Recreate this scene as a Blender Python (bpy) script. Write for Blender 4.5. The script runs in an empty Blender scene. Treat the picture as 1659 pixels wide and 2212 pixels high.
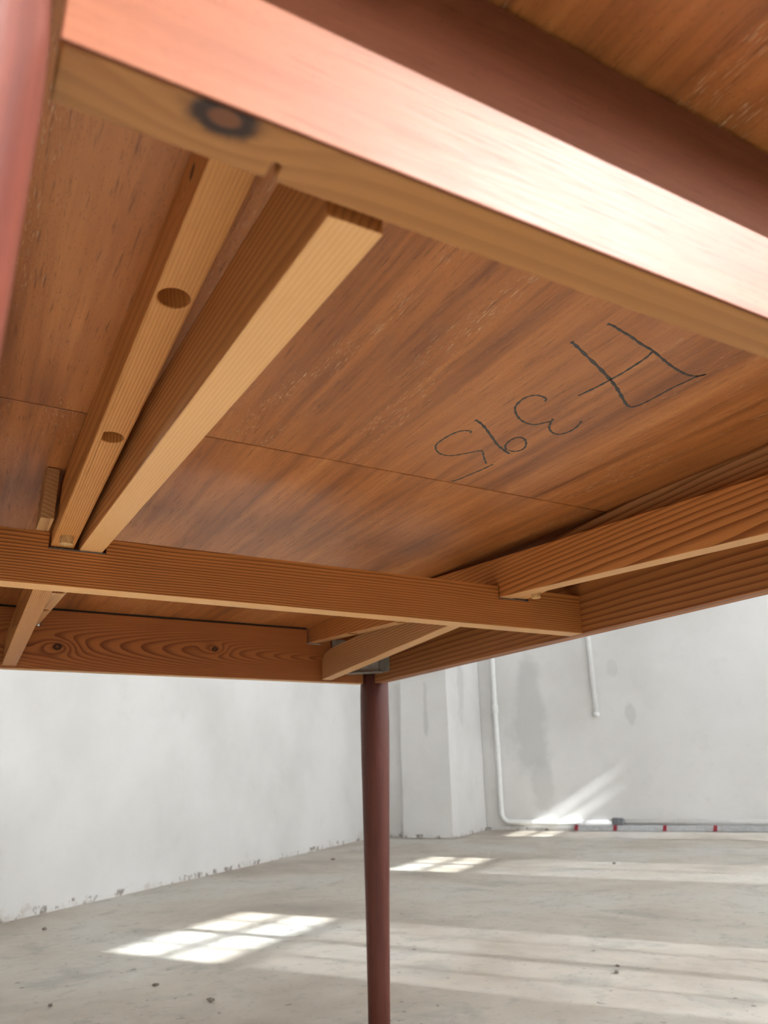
import bpy, bmesh, math, random
from mathutils import Matrix, Vector

random.seed(7)
sc = bpy.context.scene
COL = sc.collection

# ---------------------------------------------------------------- camera
K = 0.178            # metres per layout unit (apron underside sits one unit above the lens)
ZC = 2.36 * K        # lens height above the floor
V1 = (0.876910, 0.141334, 0.459406)
V2 = (-0.480289, 0.295488, 0.825839)
VU = (-0.019030, -0.944833, 0.326998)
cam_d = bpy.data.cameras.new('camera')
cam = bpy.data.objects.new('camera', cam_d)
COL.objects.link(cam)
cam.matrix_world = Matrix((
    (V1[0], -V1[1], -V1[2], 0.0),
    (V2[0], -V2[1], -V2[2], 0.0),
    (VU[0], -VU[1], -VU[2], ZC),
    (0, 0, 0, 1)))
cam_d.sensor_fit = 'HORIZONTAL'
cam_d.sensor_width = 36.0
cam_d.lens = 36.0 * 1661.0 / 1659.0
cam_d.clip_start = 0.01
cam_d.clip_end = 100
cam_d.dof.use_dof = True
cam_d.dof.focus_distance = 0.70
cam_d.dof.aperture_fstop = 17.0
sc.camera = cam

# ---------------------------------------------------------------- world, sun, exposure
world = bpy.data.worlds.new('sky')
sc.world = world
world.use_nodes = True
bgn = world.node_tree.nodes['Background']
bgn.inputs['Color'].default_value = (1.0, 0.99, 0.985, 1)
bgn.inputs['Strength'].default_value = 20.0

ROOM_ANG = math.atan2(0.6239, 0.7815)     # the room is turned against the table
RC, RS = math.cos(ROOM_ANG), math.sin(ROOM_ANG)
SUN_EL = math.radians(31.0)
sun_h = Vector((-0.552, 0.834, 0)).normalized()
sun_dir = Vector((sun_h.x * math.cos(SUN_EL), sun_h.y * math.cos(SUN_EL), -math.sin(SUN_EL)))
sun_d = bpy.data.lights.new('sun', 'SUN')
sun_d.energy = 19.0
sun_d.angle = math.radians(0.55)
sun_d.color = (0.96, 0.985, 1.0)
sun = bpy.data.objects.new('sun', sun_d)
sun.rotation_euler = sun_dir.to_track_quat('-Z', 'Y').to_euler()
sun.location = (3, -4, 5)
COL.objects.link(sun)

sc.view_settings.view_transform = 'Standard'
sc.view_settings.look = 'None'
sc.view_settings.gamma = 1.0
sc.view_settings.use_curve_mapping = False
sc.view_settings.exposure = 0.08
sc.cycles.max_bounces = 7
sc.cycles.diffuse_bounces = 5
sc.cycles.glossy_bounces = 2
sc.cycles.transmission_bounces = 4
sc.cycles.use_adaptive_sampling = True
sc.cycles.adaptive_threshold = 0.15
sc.cycles.adaptive_min_samples = 16
sc.cycles.caustics_reflective = False
sc.cycles.caustics_refractive = False

# ---------------------------------------------------------------- node helpers
class NT:
    def __init__(self, name):
        self.m = bpy.data.materials.new(name)
        self.m.use_nodes = True
        self.t = self.m.node_tree
        self.t.nodes.clear()
        self.out = self.t.nodes.new('ShaderNodeOutputMaterial')
        self.co = self.t.nodes.new('ShaderNodeTexCoord').outputs['Object']
        s = self.t.nodes.new('ShaderNodeSeparateXYZ')
        self.t.links.new(self.co, s.inputs[0])
        self.x, self.y, self.z = s.outputs
    def plug(self, a, sock):
        if hasattr(a, 'is_output'):
            self.t.links.new(a, sock)
        else:
            try:
                sock.default_value = a
            except Exception:
                sock.default_value = tuple(a) + (1.0,)
    def math(self, op, a, b=0.0, c=0.0, clamp=False):
        n = self.t.nodes.new('ShaderNodeMath'); n.operation = op; n.use_clamp = clamp
        self.plug(a, n.inputs[0]); self.plug(b, n.inputs[1]); self.plug(c, n.inputs[2])
        return n.outputs[0]
    def vec(self, x, y, z):
        n = self.t.nodes.new('ShaderNodeCombineXYZ')
        self.plug(x, n.inputs[0]); self.plug(y, n.inputs[1]); self.plug(z, n.inputs[2])
        return n.outputs[0]
    def scaled(self, sx, sy, sz):
        return self.vec(self.math('MULTIPLY', self.x, sx), self.math('MULTIPLY', self.y, sy), self.math('MULTIPLY', self.z, sz))
    def noise(self, vec, scale=1.0, detail=3.0, rough=0.55, dist=0.0):
        n = self.t.nodes.new('ShaderNodeTexNoise')
        self.plug(vec, n.inputs['Vector'])
        n.inputs['Scale'].default_value = scale; n.inputs['Detail'].default_value = detail
        n.inputs['Roughness'].default_value = rough; n.inputs['Distortion'].default_value = dist
        return n.outputs[0]
    def ramp(self, fac, stops, interp='LINEAR'):
        n = self.t.nodes.new('ShaderNodeValToRGB')
        n.color_ramp.interpolation = interp
        e = n.color_ramp.elements
        while len(e) < len(stops): e.new(0.5)
        for el, (p, c) in zip(e, stops):
            el.position = p
            el.color = (c, c, c, 1) if isinstance(c, (int, float)) else tuple(c) + (1,)
        self.plug(fac, n.inputs[0])
        return n.outputs[0]
    def mix(self, fac, a, b, mode='MIX'):
        n = self.t.nodes.new('ShaderNodeMix'); n.data_type = 'RGBA'; n.blend_type = mode
        self.plug(fac, n.inputs[0]); self.plug(a, n.inputs[6]); self.plug(b, n.inputs[7])
        return n.outputs[2]
    def smooth(self, v, lo, hi):
        n = self.t.nodes.new('ShaderNodeMapRange'); n.interpolation_type = 'SMOOTHSTEP'
        self.plug(v, n.inputs[0]); n.inputs[1].default_value = lo; n.inputs[2].default_value = hi
        return n.outputs[0]
    def blob(self, centre, size):
        """1 at the centre, falling to 0: exp(-sum((p-c)/s)^2); a size of None ignores that axis."""
        acc = 0.0
        for v, c, s in zip((self.x, self.y, self.z), centre, size):
            if s is None: continue
            d = self.math('DIVIDE', self.math('SUBTRACT', v, c), s)
            acc = self.math('ADD', self.math('MULTIPLY', d, d), acc)
        return self.math('EXPONENT', self.math('MULTIPLY', acc, -1.0))
    def bump(self, h, strength=0.2, dist=0.001):
        n = self.t.nodes.new('ShaderNodeBump')
        n.inputs['Strength'].default_value = strength; n.inputs['Distance'].default_value = dist
        self.plug(h, n.inputs['Height'])
        return n.outputs[0]
    def finish(self, col, rough=0.5, normal=None, spec=0.5, metal=0.0, coat=0.0):
        p = self.t.nodes.new('ShaderNodeBsdfPrincipled')
        self.plug(col, p.inputs['Base Color']); self.plug(rough, p.inputs['Roughness'])
        p.inputs['Specular IOR Level'].default_value = spec
        p.inputs['Metallic'].default_value = metal
        p.inputs['Coat Weight'].default_value = coat
        p.inputs['Coat Roughness'].default_value = 0.25
        if normal is not None: self.t.links.new(normal, p.inputs['Normal'])
        self.t.links.new(p.outputs[0], self.out.inputs[0])
        return self.m

# table local space: origin on the floor under the table's middle
T0 = Vector((2.01 * K, 4.40 * K, 0.0))
def tp(a, b, z):
    return Vector((a * K - T0.x, b * K - T0.y, ZC + z * K))

EARLY, LATE = (0.56, 0.262, 0.095), (0.215, 0.060, 0.016)
def pine(name, axis, centre, tilt=(0, 0), freq=300.0, warp=0.004, early=EARLY, late=LATE,
         knots=(), late_pos=0.80, seed=0.0, rough=0.42, blobs=(), knot3d=False):
    """Softwood cut from a log whose pith runs along `axis` through `centre` (layout units)."""
    n = NT(name)
    c = tp(*centre)
    L, a, b = (n.x, n.y, n.z) if axis == 'x' else (n.y, n.x, n.z)
    ca, cb = (c.y, c.z) if axis == 'x' else (c.x, c.z)
    cl = c.x if axis == 'x' else c.y
    dl = n.math('SUBTRACT', L, cl)
    def vv(sl, sc_, off=0.0):
        l2 = n.math('MULTIPLY_ADD', L, sl, seed + off)
        if axis == 'x': return n.vec(l2, n.math('MULTIPLY', n.y, sc_), n.math('MULTIPLY', n.z, sc_))
        return n.vec(n.math('MULTIPLY', n.x, sc_), l2, n.math('MULTIPLY', n.z, sc_))
    qa = n.math('MULTIPLY_ADD', dl, tilt[0], n.math('SUBTRACT', a, ca))
    qb = n.math('MULTIPLY_ADD', dl, tilt[1], n.math('SUBTRACT', b, cb))
    r = n.math('SQRT', n.math('ADD', n.math('MULTIPLY', qa, qa), n.math('MULTIPLY', qb, qb)))
    w = n.math('SUBTRACT', n.noise(vv(3.5, 14.0), 1.0, 2.0, 0.5), 0.5)
    r = n.math('MULTIPLY_ADD', w, warp, r)
    w2 = n.math('SUBTRACT', n.noise(vv(18.0, 60.0, 3.1), 1.0, 2.0, 0.5), 0.5)
    r = n.math('MULTIPLY_ADD', w2, warp * 0.16, r)
    kmask = 0.0
    for (kx, ky, kz, kr, kl, amp) in knots:
        p = tp(kx, ky, kz)
        siz = (kl, None if not knot3d else kr * 2, kr * 2.2 if not knot3d else None) if axis == 'x' else (None, kl, kr * 2.2)
        r = n.math('MULTIPLY_ADD', n.blob(p, siz), amp, r)
        siz = (kr * 1.25, None if not knot3d else kr * 0.8, kr if not knot3d else None) if axis == 'x' else (None, kr * 1.25, kr)
        kmask = n.math('ADD', n.blob(p, siz), kmask)
    ring = n.math('FRACT', n.math('MULTIPLY', r, freq))
    lw = n.ramp(ring, [(0.0, 0.0), (late_pos * 0.55, 0.10), (late_pos, 0.85), (0.95, 1.0), (1.0, 0.0)])
    str_ = n.noise(vv(1.0, 9.0, 8.0), 1.0, 2.0, 0.5)
    lw = n.math('MULTIPLY', lw, n.smooth(str_, 0.05, 0.75))
    col = n.mix(lw, early, late)
    fib = n.noise(vv(14.0, 900.0, 5.0), 1.0, 3.0, 0.6)
    col = n.mix(n.smooth(fib, 0.35, 0.75), col, n.mix(0.22, col, late))
    big = n.noise(vv(2.0, 10.0, 1.7), 1.0, 3.0, 0.6)
    col = n.mix(n.math('MULTIPLY', n.smooth(big, 0.45, 0.8), 0.35), col, n.mix(0.4, col, (0.42, 0.15, 0.05)))
    if knots:
        kk = n.smooth(n.math('ADD', kmask, n.math('MULTIPLY', n.math('SUBTRACT', n.noise(n.co, 220, 2), 0.5), 0.3)), 0.18, 0.62)
        col = n.mix(kk, col, (0.030, 0.012, 0.008))
        core = n.smooth(kmask, 0.74, 0.92)
        col = n.mix(core, col, (0.17, 0.06, 0.022))
    for (bc, bs, bcol, bf) in blobs:
        col = n.mix(n.math('MULTIPLY', n.blob(tp(*bc), [s if s is None else s * K for s in bs]), bf), col, bcol)
    nm = n.bump(n.math('ADD', n.math('MULTIPLY', lw, 0.5), n.math('MULTIPLY', fib, 0.6)), 0.25, 0.0004)
    return n.finish(col, n.math('MULTIPLY_ADD', fib, 0.12, rough), nm, 0.4)

def veneer(name, axis='y', base=(0.455, 0.165, 0.047), dark=(0.165, 0.050, 0.017), light=(0.67, 0.285, 0.095),
           flecks=0.0, seed=0.0, rough=0.34, spec=0.65):
    n = NT(name)
    def vv(sl, s, off):
        if axis == 'y': return n.vec(n.math('MULTIPLY_ADD', n.x, s, off + seed), n.math('MULTIPLY', n.y, sl), n.math('MULTIPLY', n.z, s))
        if axis == 'x': return n.vec(n.math('MULTIPLY_ADD', n.x, sl, off + seed), n.math('MULTIPLY', n.y, s), n.math('MULTIPLY', n.z, s))
        return n.vec(n.math('MULTIPLY_ADD', n.x, s, off + seed), n.math('MULTIPLY', n.y, s), n.math('MULTIPLY', n.z, sl))
    b1 = n.noise(vv(1.6, 16, 0), 1, 3, 0.55, 0.4)
    b2 = n.noise(vv(4.0, 90, 5), 1, 3, 0.6, 0.3)
    b3 = n.noise(vv(30, 520, 9), 1, 3, 0.65)
    v = n.math('ADD', n.math('MULTIPLY', b1, 0.55), n.math('MULTIPLY', b2, 0.45))
    col = n.ramp(v, [(0.30, dark), (0.50, base), (0.72, light)])
    pore = n.smooth(b3, 0.56, 0.72)
    col = n.mix(n.math('MULTIPLY', pore, 0.7), col, dark)
    speck = n.noise(vv(260, 800, 2), 1, 2, 0.6)
    col = n.mix(n.math('MULTIPLY', n.smooth(speck, 0.58, 0.70), 0.35), col, dark)
    h = n.math('MULTIPLY', b3, -1.0)
    if flecks > 0:
        f1 = n.noise(vv(120, 1500, 31), 1, 1, 0.5)
        region = n.math('MULTIPLY', n.smooth(n.noise(vv(1.2, 22, 13), 1, 2), 0.47, 0.60), n.smooth(n.noise(vv(9, 60, 17), 1, 2), 0.42, 0.60))
        fm = n.math('MULTIPLY', n.smooth(f1, 0.635, 0.69), region)
        col = n.mix(n.math('MULTIPLY', fm, flecks), col, (0.66, 0.46, 0.29))
        h = n.math('ADD', h, n.math('MULTIPLY', fm, -2.0))
    nm = n.bump(h, 0.3, 0.0004)
    return n.finish(col, n.math('MULTIPLY_ADD', b3, 0.2, rough - 0.08), nm, spec)

def plain(name, col, rough=0.5, metal=0.0, spec=0.5, var=0.08, scale=40.0):
    n = NT(name)
    f = n.noise(n.co, scale, 4, 0.6)
    c2 = tuple(max(0.0, v * (1 - 3 * var)) for v in col)
    c3 = tuple(min(1.0, v * (1 + 2 * var)) for v in col)
    return n.finish(n.ramp(f, [(0.25, c2), (0.75, c3)]), rough, n.bump(f, 0.1, 0.001), spec, metal)

# ---------------------------------------------------------------- mesh helpers
def link(o, parent=None):
    COL.objects.link(o)
    if parent is not None: o.parent = parent
    return o
def mesh_obj(name, verts, faces, mat, parent=None, smooth=False, bevel=0.0, seg=2):
    me = bpy.data.meshes.new(name)
    me.from_pydata([tuple(v) for v in verts], [], faces)
    bm = bmesh.new(); bm.from_mesh(me)
    bmesh.ops.recalc_face_normals(bm, faces=bm.faces[:])
    bm.to_mesh(me); bm.free()
    me.materials.append(mat)
    if smooth:
        for p in me.polygons: p.use_smooth = True
    o = bpy.data.objects.new(name, me)
    if bevel > 0:
        b = o.modifiers.new('bevel', 'BEVEL'); b.width = bevel; b.segments = seg; b.limit_method = 'ANGLE'
        b.angle_limit = math.radians(35)
    return link(o, parent)
def prism(poly, lo, hi, axis):
    """poly: 2-D outline; extruded from lo to hi along axis 'x' (poly=(y,z)), 'y' (poly=(x,z)) or 'z' (poly=(x,y))."""
    f = {'x': lambda p, t: (t, p[0], p[1]), 'y': lambda p, t: (p[0], t, p[1]), 'z': lambda p, t: (p[0], p[1], t)}[axis]
    n = len(poly)
    v = [f(p, lo) for p in poly] + [f(p, hi) for p in poly]
    fc = [list(range(n)), list(range(2 * n - 1, n - 1, -1))]
    fc += [[i, (i + 1) % n, n + (i + 1) % n, n + i] for i in range(n)]
    return v, fc
def box(x0, x1, y0, y1, z0, z1):
    return prism([(x0, y0), (x1, y0), (x1, y1), (x0, y1)], z0, z1, 'z')
def merge(parts):
    V, F = [], []
    for v, f in parts:
        k = len(V); V += list(v); F += [[i + k for i in q] for q in f]
    return V, F
def lathe(profile, seg=40, cx=0.0, cy=0.0):
    v, f = [], []
    for r, z in profile:
        for i in range(seg):
            t = 2 * math.pi * i / seg
            v.append((cx + r * math.cos(t), cy + r * math.sin(t), z))
    m = len(profile)
    for j in range(m - 1):
        for i in range(seg):
            f.append([j * seg + i, j * seg + (i + 1) % seg, (j + 1) * seg + (i + 1) % seg, (j + 1) * seg + i])
    f.append(list(range(seg))); f.append(list(range((m - 1) * seg, m * seg)))
    return v, f
def tube(points, r, seg=16):
    """round tube swept along a polyline"""
    pts = [Vector(p) for p in points]
    v, f = [], []
    for i, p in enumerate(pts):
        d = (pts[min(i + 1, len(pts) - 1)] - pts[max(i - 1, 0)]).normalized()
        ref = Vector((0, 0, 1)) if abs(d.z) < 0.7 else Vector((1, 0, 0))
        if i == 0: s = d.cross(ref).normalized()
        else: s = (s - d * s.dot(d)).normalized()
        t = d.cross(s)
        for k in range(seg):
            a = 2 * math.pi * k / seg
            v.append(p + (s * math.cos(a) + t * math.sin(a)) * r)
    n = len(pts)
    for i in range(n - 1):
        for k in range(seg):
            f.append([i * seg + k, i * seg + (k + 1) % seg, (i + 1) * seg + (k + 1) % seg, (i + 1) * seg + k])
    f.append(list(range(seg))); f.append(list(range((n - 1) * seg, n * seg)))
    return v, f
def T(vf):
    return [tp(*p) for p in vf[0]], vf[1]
def cut(o, cutters):
    """boolean difference, baked into the mesh"""
    tmp = []
    for v, f in cutters:
        c = mesh_obj('cutter', v, f, o.data.materials[0]); tmp.append(c)
        b = o.modifiers.new('cut', 'BOOLEAN'); b.operation = 'DIFFERENCE'; b.object = c; b.solver = 'EXACT'
    bev = [m for m in o.modifiers if m.type == 'BEVEL']
    if bev:
        w, s = bev[0].width, bev[0].segments; o.modifiers.remove(bev[0])
    par = o.parent; o.parent = None
    bpy.context.view_layer.update()
    me = bpy.data.meshes.new_from_object(o.evaluated_get(bpy.context.evaluated_depsgraph_get()))
    o.modifiers.clear(); o.data = me; o.parent = par
    for c in tmp: bpy.data.objects.remove(c, do_unlink=True)
    if bev:
        b = o.modifiers.new('bevel', 'BEVEL'); b.width = w; b.segments = s; b.limit_method = 'ANGLE'; b.angle_limit = math.radians(35)
    return o
def tag(o, label=None, cat=None, kind=None, group=None):
    if label: o['label'] = label
    if cat: o['category'] = cat
    if kind: o['kind'] = kind
    if group: o['group'] = group
    return o

# ---------------------------------------------------------------- room materials
def wall_material(name, stains=(), base_grime=True):
    n = NT(name)
    f1 = n.noise(n.co, 1.3, 4, 0.55)
    f2 = n.noise(n.co, 9.0, 5, 0.65)
    col = n.ramp(f1, [(0.30, (0.60, 0.585, 0.565)), (0.55, (0.70, 0.685, 0.67)), (0.8, (0.75, 0.74, 0.73))])
    col = n.mix(n.math('MULTIPLY', n.smooth(f2, 0.55, 0.78), 0.22), col, (0.54, 0.51, 0.48))
    for (c, s, k, amt) in stains:
        e = n.math('MULTIPLY_ADD', n.math('SUBTRACT', n.noise(n.co, k, 4, 0.6), 0.5), 1.5, n.blob(c, s))
        col = n.mix(n.math('MULTIPLY', n.smooth(e, 0.36, 0.70), amt), col, (0.49, 0.485, 0.475))
    h = f2
    if base_grime:
        nz = n.noise(n.co, 7.0, 5, 0.7)
        edge = n.math('SUBTRACT', n.math('MULTIPLY', n.smooth(nz, 0.50, 0.72), 0.06), n.z)
        g = n.smooth(edge, -0.02, 0.03)
        col = n.mix(n.math('MULTIPLY', g, 0.40), col, (0.40, 0.33, 0.27))
        nz2 = n.noise(n.co, 16.0, 4, 0.7)
        crumb = n.math('MULTIPLY', n.smooth(nz2, 0.52, 0.60), n.smooth(n.math('SUBTRACT', n.math('MULTIPLY', nz, 0.05), n.z), -0.004, 0.006))
        col = n.mix(n.math('MULTIPLY', crumb, 0.75), col, (0.17, 0.13, 0.10))
        h = n.math('ADD', f2, n.math('MULTIPLY', crumb, -3.0))
    return n.finish(col, 0.85, n.bump(h, 0.35, 0.004), 0.25)

def floor_material():
    n = NT('concrete_screed')
    st = n.vec(n.math('MULTIPLY', n.x, 1.0), n.math('MULTIPLY', n.y, 1.0), n.z)
    a = n.noise(st, 1.1, 5, 0.6, 0.3)
    b = n.noise(st, 4.5, 5, 0.65, 0.5)
    c = n.noise(st, 26.0, 4, 0.65)
    d = n.noise(st, 120.0, 2, 0.6)
    col = n.ramp(a, [(0.36, (0.315, 0.262, 0.205)), (0.50, (0.44, 0.392, 0.33)), (0.64, (0.49, 0.475, 0.44))])
    col = n.mix(n.math('MULTIPLY', n.smooth(b, 0.52, 0.68), 0.60), col, (0.27, 0.255, 0.225))
    col = n.mix(n.math('MULTIPLY', n.smooth(b, 0.30, 0.44), 0.0), col, (0.5, 0.47, 0.43))
    col = n.mix(n.math('MULTIPLY', n.smooth(c, 0.54, 0.66), 0.45), col, (0.24, 0.22, 0.195))
    col = n.mix(n.math('MULTIPLY', n.smooth(c, 0.26, 0.40), 0.1), col, (0.5, 0.47, 0.43))
    sp = n.math('MULTIPLY', n.smooth(n.noise(st, 34.0, 3, 0.5), 0.66, 0.70), n.smooth(b, 0.40, 0.60))
    col = n.mix(n.math('MULTIPLY', sp, 0.8), col, (0.12, 0.105, 0.09))
    col = n.mix(n.math('MULTIPLY', n.smooth(d, 0.55, 0.75), 0.25), col, (0.30, 0.27, 0.235))
    h = n.math('ADD', n.math('MULTIPLY', c, 0.7), n.math('MULTIPLY', d, 0.3))
    return n.finish(col, n.math('MULTIPLY_ADD', b, 0.25, 0.42), n.bump(h, 0.35, 0.004), 0.35)

M = {}
M['wall'] = wall_material('white_plaster')
M['ceiling'] = plain('ceiling_paint', (0.74, 0.73, 0.715), 0.9, var=0.02, scale=3)
M['wall_far'] = wall_material('patched_plaster', stains=(
    ((6.60, 1.42, 0.95), (None, 0.20, 0.50), 2.2, 0.60),
    ((6.60, 1.38, 0.35), (None, 0.13, 0.30), 2.8, 0.45),
    ((6.60, 0.62, 0.86), (None, 0.045, 0.10), 5.0, 0.50),
    ((6.60, 0.72, 1.25), (None, 0.05, 0.08), 5.0, 0.30),
    ((6.60, 0.90, 1.10), (None, 0.04, 0.10), 5.0, 0.25)), base_grime=True)
M['pilaster'] = wall_material('corner_plaster', stains=(
    ((5.70, 2.03, 0.90), (None, 0.025, 0.22), 6.0, 0.55),
    ((6.05, 1.85, 1.10), (0.12, None, 0.35), 5.0, 0.5)))
M['floor'] = floor_material()

def clear_glass():
    n = NT('window_glass')
    tr = n.t.nodes.new('ShaderNodeBsdfTransparent'); tr.inputs[0].default_value = (0.95, 0.97, 0.96, 1)
    gl = n.t.nodes.new('ShaderNodeBsdfGlossy'); gl.inputs['Roughness'].default_value = 0.02
    mx = n.t.nodes.new('ShaderNodeMixShader'); mx.inputs[0].default_value = 0.05
    n.t.links.new(tr.outputs[0], mx.inputs[1]); n.t.links.new(gl.outputs[0], mx.inputs[2]); n.t.links.new(mx.outputs[0], n.out.inputs[0])
    return n.m
def dusty_glass():
    n = NT('dusty_glass')
    tr = n.t.nodes.new('ShaderNodeBsdfTransparent'); tr.inputs[0].default_value = (0.95, 0.97, 1.0, 1)
    tl = n.t.nodes.new('ShaderNodeBsdfTranslucent'); tl.inputs[0].default_value = (0.86, 0.89, 0.92, 1)
    mx = n.t.nodes.new('ShaderNodeMixShader'); mx.inputs[0].default_value = 0.60
    n.t.links.new(tr.outputs[0], mx.inputs[1]); n.t.links.new(tl.outputs[0], mx.inputs[2]); n.t.links.new(mx.outputs[0], n.out.inputs[0])
    return n.m
M['glass'] = clear_glass()
M['dusty'] = dusty_glass()
M['frame'] = plain('white_window_paint', (0.74, 0.74, 0.72), 0.45, var=0.03)

# ---------------------------------------------------------------- room shell (local x = along the room, local y = towards the left wall)
U0, U1 = -3.0, 6.606          # back and far wall
WW, WL = -2.30, 2.62          # window wall and outer limit on the left
HC = 2.85
def room(name, vf, mat, kind='structure', bevel=0.0, parent=None):
    o = mesh_obj(name, vf[0], vf[1], mat, parent, bevel=bevel)
    if parent is None: o.rotation_euler = (0, 0, ROOM_ANG)
    if kind: o['kind'] = kind
    return o
tag(room('floor', box(U0 - .2, U1 + .2, WW - .3, WL + .3, -0.10, 0.0), M['floor']), 'bare grey concrete floor with worn screed stains', 'floor')
tag(room('ceiling', box(U0 - .2, U1 + .2, WW - .3, WL + .3, HC, HC + 0.1), M['ceiling']), 'plain white ceiling above the room', 'ceiling')
tag(room('wall_far', box(U1, U1 + .18, WW - .3, WL + .3, 0.0, HC), M['wall_far']), 'white far wall with grey patched plaster and pipes', 'wall')
# left wall, slightly out of square
def lw(u): return 2.226 + (u - 2.085) * 0.0745
tag(room('wall_left', prism([(U0, lw(U0)), (5.76, lw(5.76)), (5.76, lw(5.76) + .2), (U0, lw(U0) + .2)], 0, HC, 'z'), M['wall']),
    'long white plaster wall with crumbling base on the left', 'wall')
tag(room('trim_1', prism([(5.70, 1.852), (U1, 1.852), (U1, 2.60), (5.76, 2.60), (5.76, 2.24), (5.70, 2.24)], 0, HC, 'z'), M['pilaster'], bevel=0.006),
    'white plastered corner pier between the two walls', 'pier')

# window wall with four openings, thickness outwards
WIN = [(0.02, 0.46, 1.30, 2.40, 0), (1.815, 0.365, 1.05, 2.445, 1), (3.745, 0.365, 1.05, 2.445, 1), (5.985, 0.365, 1.05, 2.445, 1)]
TH = 0.16
parts = []
edges = [U0 - .2] + [e for (c, hw, a, b, k) in WIN for e in (c - hw, c + hw)] + [U1 + .2]
for i in range(0, len(edges), 2):
    parts.append(box(edges[i], edges[i + 1], WW - TH, WW, 0, HC))
for (c, hw, a, b, k) in WIN:
    parts.append(box(c - hw, c + hw, WW - TH, WW, 0, a))
    parts.append(box(c - hw, c + hw, WW - TH, WW, b, HC))
V, F = merge(parts)
tag(room('wall_right', (V, F), M['ceiling']), 'white window wall on the sunny side', 'wall')
# back wall with an unseen window added for fill light
BW = (-1.90, -0.40, 1.40, 2.55)
V, F = merge([box(U0 - TH, U0, WW - .3, BW[0], 0, HC), box(U0 - TH, U0, BW[1], WL + .3, 0, HC),
              box(U0 - TH, U0, BW[0], BW[1], 0, BW[2]), box(U0 - TH, U0, BW[0], BW[1], BW[3], HC)])
tag(room('wall_back', (V, F), M['ceiling']), 'white wall behind the viewer with an added fill-light window', 'wall')

def window(idx, c, hw, a, b, dusty):
    y0, y1 = WW - TH + 0.02, WW - TH + 0.065
    fr = [box(c - hw, c - hw + .035, y0, y1, a, b), box(c + hw - .035, c + hw, y0, y1, a, b),
          box(c - hw + .035, c + hw - .035, y0, y1, a, a + .04), box(c - hw + .035, c + hw - .035, y0, y1, b - .03, b)]
    o = room('window_%d' % idx, merge(fr), M['frame'])
    if not dusty:
        room('pane', box(c - hw + .035, c + hw - .035, (y0 + y1) / 2 - .002, (y0 + y1) / 2 + .002, a + .04, b - .03), M['glass'], None, parent=o)
        return o
    room('mullion', box(c - .020, c + .020, y0, y1, a + .04, b - .03), M['frame'], None, parent=o)
    tr = b - 0.265
    room('transom', box(c - hw + .035, c + hw - .035, y0, y1, tr - .03, tr), M['frame'], None, parent=o)
    for s in (-1, 1):
        room('glazing_bar', box(c + s * hw * .5 - .007, c + s * hw * .5 + .007, y0 + .01, y1 - .01, a + .04, b - .03), M['frame'], None, parent=o)
    room('glazing_bar', box(c - hw + .035, c + hw - .035, y0 + .01, y1 - .01, (tr + b - .03) / 2 - .008, (tr + b - .03) / 2 + .008), M['frame'], None, parent=o)
    ym = (y0 + y1) / 2
    for s in (-1, 1):
        xa, xb = (c - hw + .035, c - .020) if s < 0 else (c + .020, c + hw - .035)
        room('pane', box(xa, xb, ym - .002, ym + .002, tr, b - .03), M['glass'], None, parent=o)
        room('pane', box(xa, xb, ym - .002, ym + .002, a + .04, tr - .03), M['dusty'], None, parent=o)
    return o
for i, (c, hw, a, b, k) in enumerate(WIN):
    tag(window(i + 1, c, hw, a, b, k), ('tall window with dusty lower panes in the sunny wall' if k else 'clear window beside the near end of the table'), 'window', group='windows of the sunny wall')
fr = [box(U0 - .12, U0 - .06, BW[0], BW[1], BW[2], BW[2] + .06), box(U0 - .12, U0 - .06, BW[0], BW[1], BW[3] - .06, BW[3]),
      box(U0 - .12, U0 - .06, BW[0], BW[0] + .06, BW[2] + .06, BW[3] - .06), box(U0 - .12, U0 - .06, BW[1] - .06, BW[1], BW[2] + .06, BW[3] - .06)]
wb = room('window_5', merge(fr), M['frame'])  # invented opening that lets extra sky light into the room
tag(wb, 'unseen window added behind the viewer for fill light', 'window')
for k in range(1, 2):
    yy = BW[0] + (BW[1] - BW[0]) * k / 2
    room('mullion', box(U0 - .12, U0 - .06, yy - .025, yy + .025, BW[2] + .06, BW[3] - .06), M['frame'], None, parent=wb)
for k in range(2):
    ya, yb = BW[0] + (BW[1] - BW[0]) * k / 2 + .03, BW[0] + (BW[1] - BW[0]) * (k + 1) / 2 - .03
    room('pane', box(U0 - .092, U0 - .088, ya, yb, BW[2] + .06, BW[3] - .06), M['glass'], None, parent=wb)

# sky portals in the openings (only guide the sampling of the sky)
def portal(u, w, z, su, sz, ang):
    d = bpy.data.lights.new('window_portal', 'AREA'); d.shape = 'RECTANGLE'; d.size = su; d.size_y = sz
    d.cycles.is_portal = True
    o = bpy.data.objects.new('window_portal', d)
    p = Vector((u * RC - w * RS, u * RS + w * RC, z))
    o.location = p
    inward = Vector((-RS, RC, 0)) if ang == 0 else Vector((RC, RS, 0))
    o.rotation_euler = inward.to_track_quat('-Z', 'Z').to_euler()
    COL.objects.link(o)
for (c, hw, a, b, k) in WIN:
    portal(c, WW - TH - .01, (a + b) / 2, 2 * hw, b - a, 0)
portal(U0 - TH - .01, (BW[0] + BW[1]) / 2, (BW[2] + BW[3]) / 2, BW[1] - BW[0], BW[3] - BW[2], 1)

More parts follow.
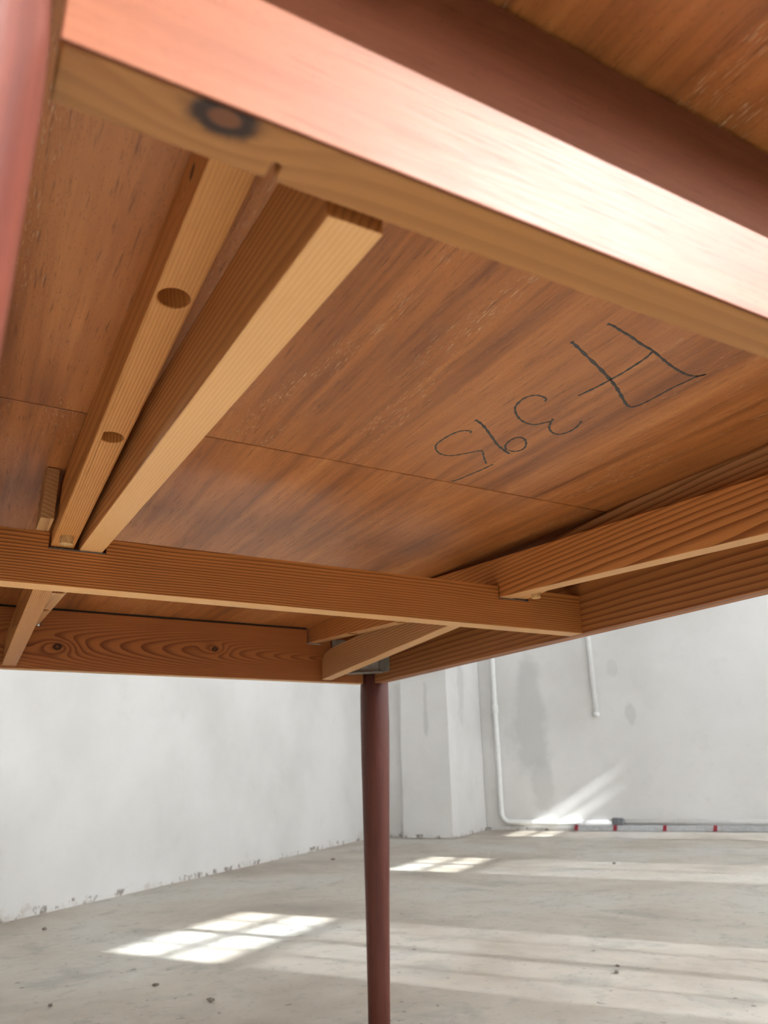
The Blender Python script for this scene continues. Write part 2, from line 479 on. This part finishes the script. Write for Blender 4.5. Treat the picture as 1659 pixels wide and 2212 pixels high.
# ---------------------------------------------------------------- table materials
M['teak'] = veneer('oiled_teak', 'x', base=(0.180, 0.055, 0.025), dark=(0.115, 0.030, 0.012), light=(0.225, 0.078, 0.038), rough=0.50, spec=0.20)
M['teak_leg'] = veneer('oiled_teak_leg', 'z', base=(0.098, 0.023, 0.014), dark=(0.050, 0.011, 0.008), light=(0.140, 0.036, 0.022), rough=0.48, spec=0.4)
M['leaf'] = veneer('leaf_veneer', 'y', flecks=0.9, seed=2.0)
M['leaf2'] = veneer('leaf_veneer_far', 'y', flecks=0.3, seed=11.0, base=(0.47, 0.165, 0.045))
M['board'] = veneer('centre_board_veneer', 'y', flecks=0.6, seed=5.3)
M['steel'] = plain('galvanised_steel', (0.55, 0.56, 0.54), 0.45, 0.6, var=0.12, scale=60)
M['graphite'] = plain('graphite_strip', (0.20, 0.20, 0.205), 0.4, 0.2, var=0.2, scale=300)
M['pencil'] = plain('pencil_line', (0.08, 0.08, 0.083), 0.6, var=0.25, scale=500)
M['plug'] = plain('dowel_beech', (0.66, 0.42, 0.19), 0.55, var=0.1, scale=300)

# ---------------------------------------------------------------- the table
table = bpy.data.objects.new('dining_table', None)
table.location = T0
link(table)
tag(table, 'draw-leaf teak dining table seen from below, pine frame and slides underneath', 'table')

ZT, ZP, ZB = 1.555, 1.575, 1.0      # apron top, leaf underside, apron underside
def paint_bottom(o, mat):  # gives downward faces a paler pine with floor bounce in its colour
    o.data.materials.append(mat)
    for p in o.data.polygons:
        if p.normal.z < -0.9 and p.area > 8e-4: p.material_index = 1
lit_pine_x = pine('bounce_lit_pine_across', 'x', (1.5, -6.0, 1.0), (0.002, 0.0), 420, 0.003, early=(0.80, 0.455, 0.185), late=(0.66, 0.32, 0.11), seed=20.0)  # underside pine: plainer grain, and light from the floor painted in as paler colour
lit_pine_y = pine('bounce_lit_pine_along', 'y', (-6.0, 4.0, 1.1), (0.003, 0.0), 420, 0.003, early=(0.80, 0.46, 0.20), late=(0.68, 0.34, 0.125), seed=23.0)
# aprons ---------------------------------------------------------------
pn = pine('pine_near_apron', 'x', (0.6, 1.9, 0.2), (0.02, 0.01), 150, 0.006, early=(0.42, 0.19, 0.055), late=(0.30, 0.12, 0.034),
          knots=((0.252, 0.950, 1.0, 0.0088, 0.03, 0.012),), late_pos=0.7, seed=3.0, knot3d=True)
near = mesh_obj('apron', *T(box(0.003, 4.01, 0.929, 1.047, ZB, ZT)), pn, table, bevel=0.0016, seg=3)
cut(near, [T(box(0.357, 0.371, 1.004, 1.06, 0.9, 1.7)), T(box(0.335, 0.483, 0.85, 1.1, 1.372, 1.7)), T(box(3.46, 3.612, 0.85, 1.1, 1.372, 1.7))])
tag(near, 'pine apron at the near end, faced with teak')
fac = mesh_obj('facing', *T(box(0.003, 4.01, 0.921, 0.929, ZB, ZT)), M['teak'], near, bevel=0.0006)
cut(fac, [T(box(0.335, 0.483, 0.85, 1.1, 1.372, 1.7)), T(box(3.46, 3.612, 0.85, 1.1, 1.372, 1.7))])
tag(fac, 'sunlit reddish teak facing')

pf = pine('pine_far_apron', 'x', (0.72, 8.02, 1.26), (0.085, 0.004), 340, 0.0034, early=(0.48, 0.170, 0.052), late=(0.14, 0.032, 0.010),
          knots=((0.80, 7.75, 1.215, 0.0060, 0.030, 0.010), (2.296, 7.75, 1.28, 0.0045, 0.026, 0.008)), seed=1.0)
far = mesh_obj('apron', *T(box(0.015, 4.005, 7.75, 7.875, ZB, ZT)), pf, table, bevel=0.0012)
cut(far, [T(box(3.605, 3.615, 7.70, 7.80, 0.9, 1.7)), T(box(0.478, 0.632, 7.7, 7.95, 1.398, 1.7)), T(box(3.318, 3.475, 7.7, 7.95, 1.398, 1.7))])
paint_bottom(far, lit_pine_x)
tag(far, 'knotty pine apron at the far end')
ps = pine('pine_side_apron', 'y', (4.33, 3.0, 1.44), (0.010, 0.004), 150, 0.0065, early=(0.47, 0.185, 0.056), late=(0.18, 0.048, 0.014), seed=6.0)
right = mesh_obj('apron', *T(box(4.1, 4.225, 1.13, 7.66, ZB, ZT)), ps, table, bevel=0.0012)
cut(right, [T(box(4.05, 4.145, 7.30, 7.31, 0.9, 1.7))])
tag(right, 'pine apron along the right side')
left = mesh_obj('apron', *T(box(-0.205, -0.08, 1.13, 7.66, ZB, ZT)), ps, table, bevel=0.0012)

shade_fill = plain('gap_shade_fill', (0.02, 0.018, 0.016), 0.9)  # near-black filler stands in for the gap's shadow line and stops light leaking
for (host, bx) in ((near, [(0.01, .33, .95, 1.03), (.488, 3.455, .95, 1.03), (3.617, 4.0, .95, 1.03)]),
                   (far, [(0.02, .473, 7.757, 7.86), (.637, 3.313, 7.757, 7.86), (3.48, 4.0, 7.757, 7.86)]),
                   (right, [(4.107, 4.21, 1.14, 7.65)]), (left, [(-.19, -.087, 1.14, 7.65)])):
    for (a, b, c, d) in bx:
        mesh_obj('gap_shade_strip', *T(box(a, b, c, d, ZT - .002, ZP - .0008)), shade_fill, host)

# legs -----------------------------------------------------------------
prof = [(0.132, 1.57), (0.140, 1.30), (0.148, 1.12), (0.158, 1.00), (0.161, 0.90), (0.160, 0.60), (0.155, 0.20), (0.148, -0.10),
        (0.137, -0.70), (0.125, -1.27), (0.115, -1.90), (0.109, -2.33), (0.100, -2.36)]
for (lx, ly) in ((-0.166, 0.955), (4.185, 0.955), (4.185, 7.83), (-0.166, 7.83)):
    v, f = lathe(prof, 48)
    mesh_obj('leg', [tp(p[0] + lx, p[1] + ly, p[2]) for p in v], f, M['teak_leg'], table, smooth=True)

# cross beam -------------------------------------------------------------
pb = pine('pine_cross_beam', 'x', (1.5, 4.20, 1.345), (0.0, 0.004), 400, 0.006, early=(0.64, 0.255, 0.070), late=(0.130, 0.027, 0.007), seed=2.2, late_pos=0.86)
poly = [(-0.08, ZB), (4.10, ZB), (4.10, 1.29), (3.606, 1.29), (3.606, 1.20), (3.336, 1.20), (3.336, 1.29),
        (0.640, 1.29), (0.640, 1.20), (0.343, 1.20), (0.343, 1.29), (-0.08, 1.29)]
beam = mesh_obj('cross_beam', *T(prism(poly, 4.33, 4.47, 'y')), pb, table, bevel=0.0006)
paint_bottom(beam, lit_pine_x)
tag(beam, 'notched pine cross beam with dark even grain lines')
for (a, b) in ((0.343, 0.640), (3.336, 3.606)):
    mesh_obj('wear_strip', *T(box(a + .004, b - .004, 4.332, 4.468, 1.2002, 1.2075)), M['graphite'], beam)
mesh_obj('guide_block', *T(box(0.270, 0.335, 4.10, 4.33, 1.292, 1.572)), pine('pine_block', 'y', (0.1, 4.2, 0.8), (0, 0), 260, 0.003, early=(0.62, 0.38, 0.18)), table, bevel=0.0006)
# corner steel
zb0, zb1 = 1.09, 1.465
pl = [(3.618, 7.748), (3.87, 7.748), (4.098, 7.545), (4.098, 7.312), (4.086, 7.312), (4.086, 7.538), (3.864, 7.736), (3.618, 7.736)]
br = mesh_obj('corner_bracket', *T(prism(pl, zb0, zb1, 'z')), M['steel'], table, bevel=0.0004)
tag(br, 'galvanised steel corner bracket')
lip = [(3.80, 7.744), (3.87, 7.744), (4.094, 7.545), (4.094, 7.47), (4.04, 7.47), (3.77, 7.70)]
mesh_obj('lip', *T(prism(lip, zb0, zb0 + .012, 'z')), M['steel'], br)
v, f = tube([tp(3.93, 7.60, 1.28), tp(4.08, 7.72, 1.28)], 0.0035, 12)
mesh_obj('bolt', v, f, M['steel'], br, smooth=True)
mesh_obj('wing_nut', *T(merge([box(3.90, 3.98, 7.585, 7.605, 1.20, 1.36), box(3.92, 3.96, 7.58, 7.62, 1.25, 1.31)])), M['steel'], br, bevel=0.0008)

# slides -------------------------------------------------------------------
def zbot(y): return 1.213 + 0.060 * (y - 4.40)
HS = 0.290
def slide_poly():
    """far-leaf slide: free end near the viewer hangs low; bottom rises towards the far leaf"""
    p = [(1.095, zbot(1.10)), (8.05, zbot(8.05)), (8.05, ZP), (5.62, ZP)]
    p += [(1.30, zbot(1.30) + HS), (1.16, zbot(1.16) + HS * 0.93), (1.10, zbot(1.1) + HS * 0.72)]
    return p
def mirror(p): return [(8.80 - y, z) for (y, z) in p]
sm = [pine('pine_slide_a', 'y', (-1.3, 4.0, 1.20), (0.003, 0.0), 480, 0.0025, early=(0.68, 0.32, 0.10), late=(0.36, 0.125, 0.030), seed=4.0,
           knots=((0.352, 1.62, 1.49, 0.0035, 0.02, 0.006),)),
      pine('pine_slide_b', 'y', (0.70, 2.0, 1.03), (0.012, -0.050), 300, 0.005, early=(0.58, 0.26, 0.085), late=(0.22, 0.058, 0.015), seed=7.0,
           blobs=(((0.55, 2.6, 1.10), (None, 0.45, 0.03), (0.78, 0.55, 0.38), 0.55),)),
      pine('pine_slide_c', 'y', (3.72, 5.5, 1.02), (-0.02, 0.012), 260, 0.005, early=(0.64, 0.265, 0.078), late=(0.17, 0.040, 0.010), seed=9.0),
      pine('pine_slide_d', 'y', (3.72, 2.6, 1.66), (0.012, 0.030), 270, 0.006, early=(0.58, 0.31, 0.135), late=(0.20, 0.065, 0.018), seed=12.0)]
lay = [(0.354, 0.472, 'near', sm[0], 'pine slide rail with drilled screw holes, left pair outer'),
       (0.500, 0.622, 'far', sm[1], 'pale pine slide rail ending short of the near apron, left pair'),
       (3.345, 3.464, 'far', sm[2], 'striped pine slide rail of the right pair, nearer one'),
       (3.476, 3.598, 'near', sm[3], 'pine slide rail of the right pair, outer one')]
for (xa, xb, leaf, mat, lab) in lay:
    poly = slide_poly()
    if leaf == 'near': poly = mirror(poly)
    o = mesh_obj('slide_rail', *T(prism(poly, xa, xb, 'x')), mat, table, bevel=0.0010)
    xm = (xa + xb) / 2
    holes = []
    for yy in ((2.0, 2.96) if leaf == 'near' else (6.80, 5.84)):
        zz = zbot(8.80 - yy) if leaf == 'near' else zbot(yy)
        v, f = lathe([(0.048 * K, tp(0, 0, zz - .05).z), (0.048 * K, tp(0, 0, zz + .12).z)], 28, tp(xm, 0, 0).x, tp(0, yy, 0).y)
        holes.append((v, f))
        v, f = lathe([(0.022 * K, tp(0, 0, zz - .05).z), (0.022 * K, tp(0, 0, zz + .20).z)], 16, tp(xm, 0, 0).x, tp(0, yy, 0).y)
        holes.append((v, f))
    cut(o, holes)
    if mat is not sm[0]: paint_bottom(o, lit_pine_y)
    tag(o, lab)
    yd = 4.165 if leaf == 'near' else 4.635
    zz = zbot(8.80 - yd) if leaf == 'near' else zbot(yd)
    v, f = lathe([(0.033 * K, tp(0, 0, zz - .042).z), (0.033 * K, tp(0, 0, zz + .02).z)], 20, tp(xm, 0, 0).x, tp(0, yd, 0).y)
    mesh_obj('stop_dowel', v, f, M['plug'], o, bevel=0.0004)
mesh_obj('wear_plate', *T(box(3.32, 3.473, 7.735, 7.87, 1.3985, 1.404)), plain('nylon_strip', (0.7, 0.68, 0.64), 0.4), far)

# leaves, centre board and top ------------------------------------------------
X0, X1 = -0.52, 4.55
nl = mesh_obj('extension_leaf', *T(box(X0, X1, 0.470, 3.366, ZP, 1.685)), M['leaf'], table, bevel=0.0006)
tag(nl, 'near extension leaf with pencilled marks on its underside')
fl = mesh_obj('extension_leaf', *T(box(X0, X1, 5.44, 8.33, ZP, 1.685)), M['leaf2'], table, bevel=0.0006)
tag(fl, 'far extension leaf')
cb = mesh_obj('centre_board', *T(box(X0, X1, 3.376, 5.43, ZP, 1.685)), M['board'], table, bevel=0.0006)
tag(cb, 'fixed veneered board in the middle between the leaves')
mesh_obj('tabletop', *T(box(X0, X1, 0.470, 8.33, 1.690, 1.81)), M['teak'], table, bevel=0.002)

STROKES = [
 (0.013, [(1.899, 1.905), (1.947, 1.924), (2.037, 1.963), (2.146, 2.01), (2.248, 2.058), (2.32, 2.096), (2.398, 2.144), (2.479, 2.195), (2.514, 2.211)]),
 (0.008, [(2.514, 2.211), (2.537, 2.202), (2.549, 2.16), (2.553, 2.087), (2.551, 2.0), (2.559, 1.926), (2.565, 1.879), (2.584, 1.843)]),
 (0.010, [(1.935, 1.749), (1.969, 1.75), (2.021, 1.762), (2.087, 1.775), (2.154, 1.794), (2.237, 1.81), (2.325, 1.839), (2.396, 1.861), (2.473, 1.878), (2.528, 1.883), (2.567, 1.87), (2.584, 1.843)]),
 (0.010, [(2.24, 1.813), (2.253, 1.862), (2.258, 1.931), (2.26, 2.0), (2.256, 2.054), (2.249, 2.142), (2.233, 2.232)]),
 (0.009, [(2.135, 2.342), (2.126, 2.322), (2.091, 2.311), (2.054, 2.32), (2.033, 2.363), (2.046, 2.435), (2.082, 2.485), (2.142, 2.533), (2.201, 2.557), (2.251, 2.553), (2.277, 2.519), (2.294, 2.491)]),
 (0.009, [(2.286, 2.462), (2.312, 2.516), (2.342, 2.556), (2.384, 2.584), (2.426, 2.588), (2.45, 2.551), (2.45, 2.488), (2.423, 2.42)]),
 (0.012, [(1.965, 2.637), (2.006, 2.654), (2.066, 2.693), (2.144, 2.754), (2.225, 2.818), (2.289, 2.856), (2.355, 2.887)]),
 (0.010, [(2.309, 2.854), (2.272, 2.81), (2.257, 2.75), (2.266, 2.708), (2.295, 2.701), (2.335, 2.726), (2.372, 2.776), (2.381, 2.819), (2.363, 2.851), (2.323, 2.855)]),
 (0.009, [(2.028, 2.768), (2.019, 2.751), (1.987, 2.757), (1.961, 2.794), (1.949, 2.865), (1.951, 2.946), (1.969, 2.99), (2.01, 3.033), (2.056, 3.051), (2.098, 3.041), (2.135, 3.004), (2.164, 2.965), (2.188, 2.929), (2.213, 2.925), (2.257, 2.976), (2.316, 3.039), (2.326, 3.043)]),
 (0.010, [(2.305, 3.350), (2.326, 3.285), (2.345, 3.183), (2.357, 3.106), (2.365, 3.041)]),
]
def smooth_line(pts, sub=5):
    out = []
    n = len(pts)
    for i in range(n - 1):
        p0, p1, p2, p3 = [Vector(pts[max(0, min(n - 1, i + k))]) for k in (-1, 0, 1, 2)]
        for s in range(sub):
            t = s / sub
            out.append(0.5 * ((2 * p1) + (p2 - p0) * t + (2 * p0 - 5 * p1 + 4 * p2 - p3) * t * t + (3 * p1 - p0 - 3 * p2 + p3) * t ** 3))
    out.append(Vector(pts[-1]))
    return out
for (w, pts) in STROKES:
    line = smooth_line(pts)
    v, f = [], []
    for i, p in enumerate(line):
        d = (line[min(i + 1, len(line) - 1)] - line[max(i - 1, 0)]).normalized()
        nrm = Vector((-d.y, d.x))
        ww = w * 0.65 * (0.80 + 0.25 * math.sin(i * 1.7) + random.uniform(-0.12, 0.12))
        for z in (ZP - 0.0012, ZP + 0.0010):
            v.append(tp(p.x + nrm.x * ww, p.y + nrm.y * ww, z)); v.append(tp(p.x - nrm.x * ww, p.y - nrm.y * ww, z))
    for i in range(len(line) - 1):
        k = 4 * i
        f += [[k, k + 1, k + 5, k + 4], [k + 1, k + 3, k + 7, k + 5], [k, k + 4, k + 6, k + 2]]
    o = mesh_obj('pencil_stroke', v, f, M['pencil'], nl)

# ---------------------------------------------------------------- pipes and skirting on the far wall
M['pipe'] = plain('white_pipe_paint', (0.80, 0.80, 0.79), 0.35, var=0.03)
M['conduit'] = plain('grey_conduit', (0.45, 0.46, 0.47), 0.5, var=0.08)
M['valve'] = plain('dark_grey_fitting', (0.16, 0.17, 0.18), 0.5, var=0.1)
M['red'] = plain('red_clip', (0.28, 0.015, 0.03), 0.5, var=0.1)
def rthing(name, loc, label, cat):
    o = bpy.data.objects.new(name, None); link(o)
    u, w, z = loc
    o.location = (u * RC - w * RS, u * RS + w * RC, z); o.rotation_euler = (0, 0, ROOM_ANG)
    return tag(o, label, cat)
def loc_pts(pts, base): return [(p[0] - base[0], p[1] - base[1], p[2] - base[2]) for p in pts]
UP_ = U1 - 0.026
b0 = (UP_, 1.715, 0.0)
pipe = rthing('heating_pipe', b0, 'white wall pipe that bends along the floor near the corner pier', 'pipe')
arc = []
R = 0.07
for k in range(0, 9):
    t = k / 8 * math.pi / 2
    arc.append((UP_, 1.715 - R + R * math.cos(t), 0.062 + R - R * math.sin(t)))
pts = [(UP_, 1.70, HC - 0.01), (UP_, 1.715, 0.95)] + arc + [(UP_, 0.845, 0.062)]
v, f = tube(loc_pts(pts, b0), 0.020, 18)
mesh_obj('pipe_run', v, f, M['pipe'], pipe, smooth=True)
v, f = lathe([(0.024, 0.92), (0.026, 0.925), (0.026, 0.985), (0.024, 0.99)], 20, 0, 0)
mesh_obj('coupling', v, f, M['pipe'], pipe, smooth=True)
b1 = (UP_, 0.880, 0.858)
p2 = rthing('capped_pipe', b1, 'white pipe stub hanging down the far wall, cut off halfway', 'pipe')
v, f = tube([(0, 0.006, HC - 0.868), (0, 0, 0.02)], 0.019, 18); mesh_obj('pipe_run', v, f, M['pipe'], p2, smooth=True)
v, f = lathe([(0.018, 0.0), (0.023, 0.006), (0.023, 0.03), (0.019, 0.032)], 20); mesh_obj('cap', v, f, M['pipe'], p2, smooth=True)
b2 = (U1 - 0.022, 0.806, 0.0)
cd = rthing('floor_conduit', b2, 'long grey conduit with red clips along the foot of the far wall', 'conduit')
mesh_obj('channel', *box(-0.018, 0.018, -3.0, 0.32, 0.002, 0.044), M['conduit'], cd, bevel=0.002)
v, f = tube([(-0.002, -3.0, 0.070), (-0.002, -0.055, 0.070)], 0.015, 14); mesh_obj('pipe_run', v, f, M['pipe'], cd, smooth=True)
mesh_obj('junction', *box(-0.026, 0.02, -0.045, 0.038, 0.045, 0.095), M['valve'], cd, bevel=0.004)
for vv in (-1.124, -0.83, -0.467, -0.115, 0.262, 0.62):
    y = -vv - 0.806
    mesh_obj('clip', *prism([(y - .012, 0.004), (y + .016, 0.004), (y + .006, 0.046), (y - .018, 0.046)], -0.024, -0.0175, 'x'), M['red'], cd, bevel=0.001)

# ---------------------------------------------------------------- crumbs on the floor
crumb_m = plain('plaster_crumb', (0.20, 0.17, 0.14), 0.9, var=0.15, scale=80)
def crumb(x, y, s, k):
    bm = bmesh.new()
    bmesh.ops.create_icosphere(bm, subdivisions=1, radius=1.0)
    for vtx in bm.verts:
        q = random.uniform(0.7, 1.15)
        vtx.co = Vector((vtx.co.x * s * 1.4 * q, vtx.co.y * s * q, vtx.co.z * s * 0.55 * q))
    zmin = min(vtx.co.z for vtx in bm.verts)
    for vtx in bm.verts: vtx.co.z -= zmin
    me = bpy.data.meshes.new('plaster_crumb'); bm.to_mesh(me); bm.free()
    me.materials.append(crumb_m)
    o = bpy.data.objects.new('plaster_crumb', me); o.location = (x, y, 0.0); o.rotation_euler = (0, 0, k)
    link(o)
    return o
for (x, y, s, lab) in (
        (0.351, 2.825, .008, 'brown plaster crumb on the floor below the left wall, at the left edge'),
        (0.480, 1.931, .006, 'dark crumb on the floor just in front of the largest sun patch'),
        (0.545, 1.739, .008, 'flat dark chip on the floor near the bottom edge, left of the leg'),
        (1.965, 4.185, .012, 'grey crumb on the floor beside the foot of the left wall, close to the leg'),
        (2.962, 3.077, .011, 'grey crumb in the pale light band on the floor, right of the middle'),
        (1.432, 1.512, .005, 'small grey chip on the right foreground floor, upper of two'),
        (1.383, 1.466, .006, 'small grey chip on the right foreground floor, lower of two'),
        (0.261, 1.886, .006, 'pale chip on the floor in the bottom left corner')):
    tag(crumb(x, y, s, random.uniform(0, 6)), lab, 'crumb', group='plaster crumbs on the floor')
